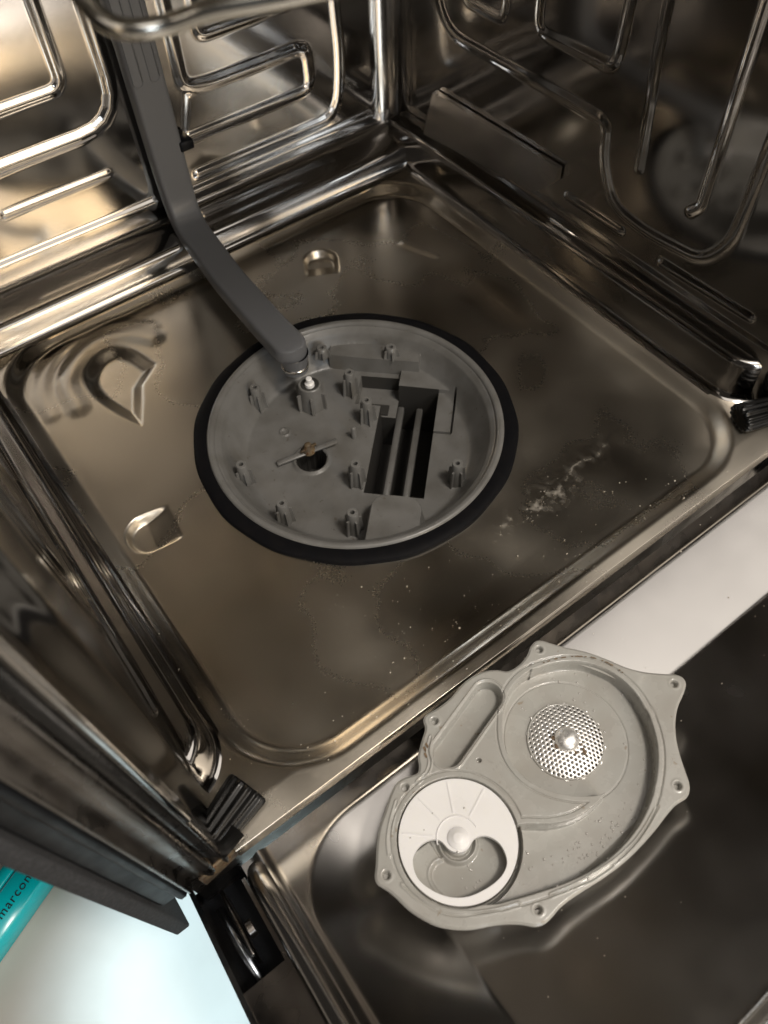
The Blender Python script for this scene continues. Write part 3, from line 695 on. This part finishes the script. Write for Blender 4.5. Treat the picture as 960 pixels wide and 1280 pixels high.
for x, y, r_ in ((-.0065, .0055, .0013), (-.0085, .0005, .0014), (.0040, -.0115, .0010), (.0052, -.0085, .0007), (.0030, -.0135, .0012), (-.0015, -.0100, .0009)):
    pv = [(SC[0]+x+r_*(1+.4*math.sin(3*k+x*900))*math.cos(k*math.pi/5), SC[1]+y+r_*1.3*math.sin(k*math.pi/5), ZC-.0086 - (x*x+y*y)*5 + .0007*(k % 2)) for k in range(10)] + [(SC[0]+x, SC[1]+y, ZC-.0076-(x*x+y*y)*5)]
    csub('food_scrap', (pv, [(k, (k+1) % 10, 10) for k in range(10)]), 'stain')
# white distributor disc
oc = [(DC[0]+.0360*math.cos(a), DC[1]+.0360*math.sin(a)) for a in np.linspace(0, 2*math.pi, 120, endpoint=False)]
disc = csub('distributor_disc', extrude_poly(oc, [[tuple(p) for p in closed_spline(DHOLE, 4)]], ZC-.0048, ZC-.0006), 'white_plastic', sharp=40)
disc['label'] = 'white disc with heart shaped opening'
def wsub(name, vf): 
    o = mesh_obj(name, vf[0], vf[1], 'white_plastic', disc, sharp=40); return o
HB = (-.1470, -.3141)
wsub('hub', lathe([(.0066, ZC-.0048), (.0066, ZC-.0002), (.0060, ZC+.0004), (.0040, ZC+.0006), (.0034, ZC+.0012), (.0028, ZC+.0014)], 32, c=HB, cap1=True))
wsub('hub_ring', tube([(HB[0]+.0130*math.cos(a), HB[1]+.0130*math.sin(a), ZC-.0006) for a in np.linspace(R(-8), R(160), 30)], .0005, 8))
for a in (22, 62, 98, 138):
    a = R(a); c, s_ = math.cos(a), math.sin(a); V, F = box(.0148, .0335, -.0005, .0005, ZC-.0009, ZC-.0003)
    wsub('rib', ([(HB[0]+x*c-y*s_, HB[1]+x*s_+y*c, z) for x, y, z in V], F))
# brown grime caught in the sealing groove
gp = spline([(-.0290, -.2628), (-.0190, -.2665), (-.0085, -.2725), (.0012, -.2815), (.0068, -.2920), (.0092, -.3030)], 10)
for i in range(0, len(gp)-3, 1):
    if rng.random() < .45: continue
    t = gp[i+1]-gp[i]; nrm = np.array([-t[1], t[0]])/np.linalg.norm(t)*.0005
    csub('grime', ([(*(gp[i]-nrm), ZC+.0006), (*(gp[i+1]-nrm), ZC+.0006), (*(gp[i+1]+nrm*rng.uniform(.2, 1)), ZC+.0007), (*(gp[i]+nrm*rng.uniform(.2, 1)), ZC+.0007)], [(0, 1, 2, 3)]), 'stain')
for p in [(-.1300, -.2600), (-.1275, -.2590), (-.1320, -.2635)]:
    csub('grime', ([(p[0]-.0008, p[1]-.0018, ZC+.0008), (p[0]+.0006, p[1]-.0012, ZC+.0008), (p[0]+.0012, p[1]+.0016, ZC+.0009), (p[0]-.0002, p[1]+.0014, ZC+.0008)], [(0, 1, 2, 3)]), 'stain')

# ------------------------------------------------------------------ teal box on the kitchen floor
tb = empty('teal_box', (-.4495, -.1015, -.2195), 'turquoise box with lettering lying on the floor beside the dishwasher', 'box')
tb.rotation_euler.z = R(25)
def tsub(name, vf, m, **kw): return mesh_obj(name, vf[0], vf[1], m, tb, **kw)
tsub('carton', box(-.09, .09, -.019, .019, 0, .0275, .002), 'teal_card')
tsub('lid_fold', box(-.0885, .0885, .0062, .0078, .0265, .0280, .0004), 'teal_dark')
tsub('lid', box(-.0890, .0890, .0085, .0186, .0260, .0292, .001), 'teal_card')
tsub('dark_disc', lathe([(.0075, .0270), (.0075, .0285), (.0060, .0292)], 28, c=(-.036, -.0125), cap1=True), 'black_gloss')
cu = bpy.data.curves.new('lettering', 'FONT'); cu.body = 'marcon'; cu.size = .0108; cu.space_character = 1.12; cu.extrude = .0002; cu.align_x = 'CENTER'
to = bpy.data.objects.new('lettering_tmp', cu); COL.objects.link(to)
bpy.context.view_layer.update()
me = bpy.data.meshes.new_from_object(to.evaluated_get(bpy.context.evaluated_depsgraph_get()))
bpy.data.objects.remove(to); me.materials.clear(); me.materials.append(MATS['ink']); me.name = 'lettering'
lt = bpy.data.objects.new('lettering', me); COL.objects.link(lt); lt.parent = tb; lt.location = (.0105, -.0095, .0278)

# ------------------------------------------------------------------ crumbs, scale, water
def flakes(spots):
    V = []; F = []
    for (x, y, z), r_, m_ in spots:
        b0 = len(V); k = int(rng.integers(4, 7)); a0 = rng.uniform(0, 6.28); el = rng.uniform(.4, 1)
        for i in range(k):
            a = a0 + 2*math.pi*i/k; q = r_*rng.uniform(.6, 1.2)
            V.append((x + q*math.cos(a), y + q*el*math.sin(a), z + rng.uniform(0, .15)*r_))
        V.append((x, y, z + r_*rng.uniform(.4, .9)))
        F += [(b0+i, b0+(i+1) % k, b0+k) for i in range(k)]
    return V, F
sp = []
for _ in range(150):
    x = rng.uniform(-.2, .24); y = -.2165 + rng.normal(0, .022)
    if y < YF+.002 or math.hypot(x, y) < .142: continue
    z = ZL + .0002 - .10*max(0, -.2195-y) if y < -.222 else (.0 if y > -.212 else .005)
    sp.append(((x, y, z), abs(rng.normal(.0004, .0003)) + .00022, 0))
for _ in range(70):
    x = rng.uniform(-.19, -.02); y = rng.uniform(-.21, -.12)
    if math.hypot(x, y) > .145: sp.append(((x, y, -.001), abs(rng.normal(.0003, .0002)) + .0002, 0))
for _ in range(60):
    x = rng.uniform(-.255, -.22); y = rng.uniform(-.22, .1); sp.append(((x, y, ZL + .0003), abs(rng.normal(.0003, .0002)) + .0002, 0))
for _ in range(90):
    x = rng.uniform(-.25, .2); u = rng.uniform(-.008, .18); n_ = 0 if u < 0 else -DEP*min(1, u/.06)
    if u < .06: n_ = -DEP*float(smooth_ramp(np.array([min(1, max(0, (u-.0015)/.0605))]), .035)[0])
    if x < -.16: continue
    sp.append((dpt(x, u, n_ + .0002), abs(rng.normal(.0003, .00015)) + .00015, 0))
cr = mesh_obj('crumbs', *flakes(sp), 'crumb', smooth=False); cr['kind'] = 'stuff'; cr['label'] = 'pale crumbs and limescale grains scattered on the steel'; cr['category'] = 'crumbs'
# dried limescale streak on the floor pan
sp = []
base = spline([(.018, -.163), (.045, -.161), (.070, -.161), (.081, -.159), (.095, -.155), (.104, -.1515), (.112, -.148), (.135, -.152)], 40)
for p in base:
    if rng.random() < .25: sp.append(((p[0] + rng.normal(0, .002), p[1] + rng.normal(0, .004), -.0012), abs(rng.normal(.0003, .0003)) + .00015, 0))
for _ in range(40): sp.append(((rng.uniform(.03, .17), -.155 + rng.normal(0, .012), -.0008), abs(rng.normal(.0003, .0002)) + .0002, 0))
ls = mesh_obj('limescale', *flakes(sp), 'lime', smooth=False); ls['kind'] = 'stuff'; ls['label'] = 'dried streak of limescale on the tub floor right of the sump'; ls['category'] = 'limescale'
# droplets on the loose cover
V = []; F = []
def drop(x, y, z, r_):
    b0 = len(V)
    for k, (q, h_) in enumerate(((1, 0), (.85, .35), (.5, .6))):
        for i in range(10): V.append((x + r_*q*math.cos(i*math.pi/5), y + r_*q*math.sin(i*math.pi/5), z + r_*h_))
    V.append((x, y, z + r_*.68))
    for k in range(2):
        for i in range(10): F.append((b0+10*k+i, b0+10*k+(i+1) % 10, b0+10*k+10+(i+1) % 10, b0+10*k+10+i))
    for i in range(10): F.append((b0+20+i, b0+20+(i+1) % 10, b0+30))
hx = PX.ravel(); hy = PY.ravel(); hz = (ZC + H).ravel()
tree_n = 0
def hat(x, y):
    a = math.atan2(y-CC[1], x-CC[0]) % (2*math.pi); i = int(a/(2*math.pi)*NA) % NA; r_ = math.hypot(x-CC[0], y-CC[1])/RO[i]
    if r_ > .97: return None
    return ZC + H[i, min(NR-1, int(round((r_-.002)/.998*(NR-1))))]
for cx_, cy_, sx_, sy_, cnt in ((-.075, -.366, .018, .006, 90), (-.05, -.33, .03, .02, 18), (-.148, -.295, .02, .012, 5), (-.16, -.335, .008, .004, 8), (-.03, -.285, .02, .012, 24), (-.12, -.352, .02, .006, 12)):
    for _ in range(cnt):
        x, y = cx_ + rng.normal(0, sx_), cy_ + rng.normal(0, sy_)
        if math.hypot(x-SC[0], y-SC[1]) < .026: continue
        z = hat(x, y)
        if z is None: continue
        if math.hypot(x-DC[0], y-DC[1]) < .0355 and not inside(np.array([x]), np.array([y]), DHOLE)[0]: z = ZC - .0006
        drop(x, y, z, abs(rng.normal(.0004, .0002)) + .0002)
wd_ = mesh_obj('water_drops', V, F, 'water'); wd_['kind'] = 'stuff'; wd_['label'] = 'small water drops on the grey sump cover'; wd_['category'] = 'water drops'
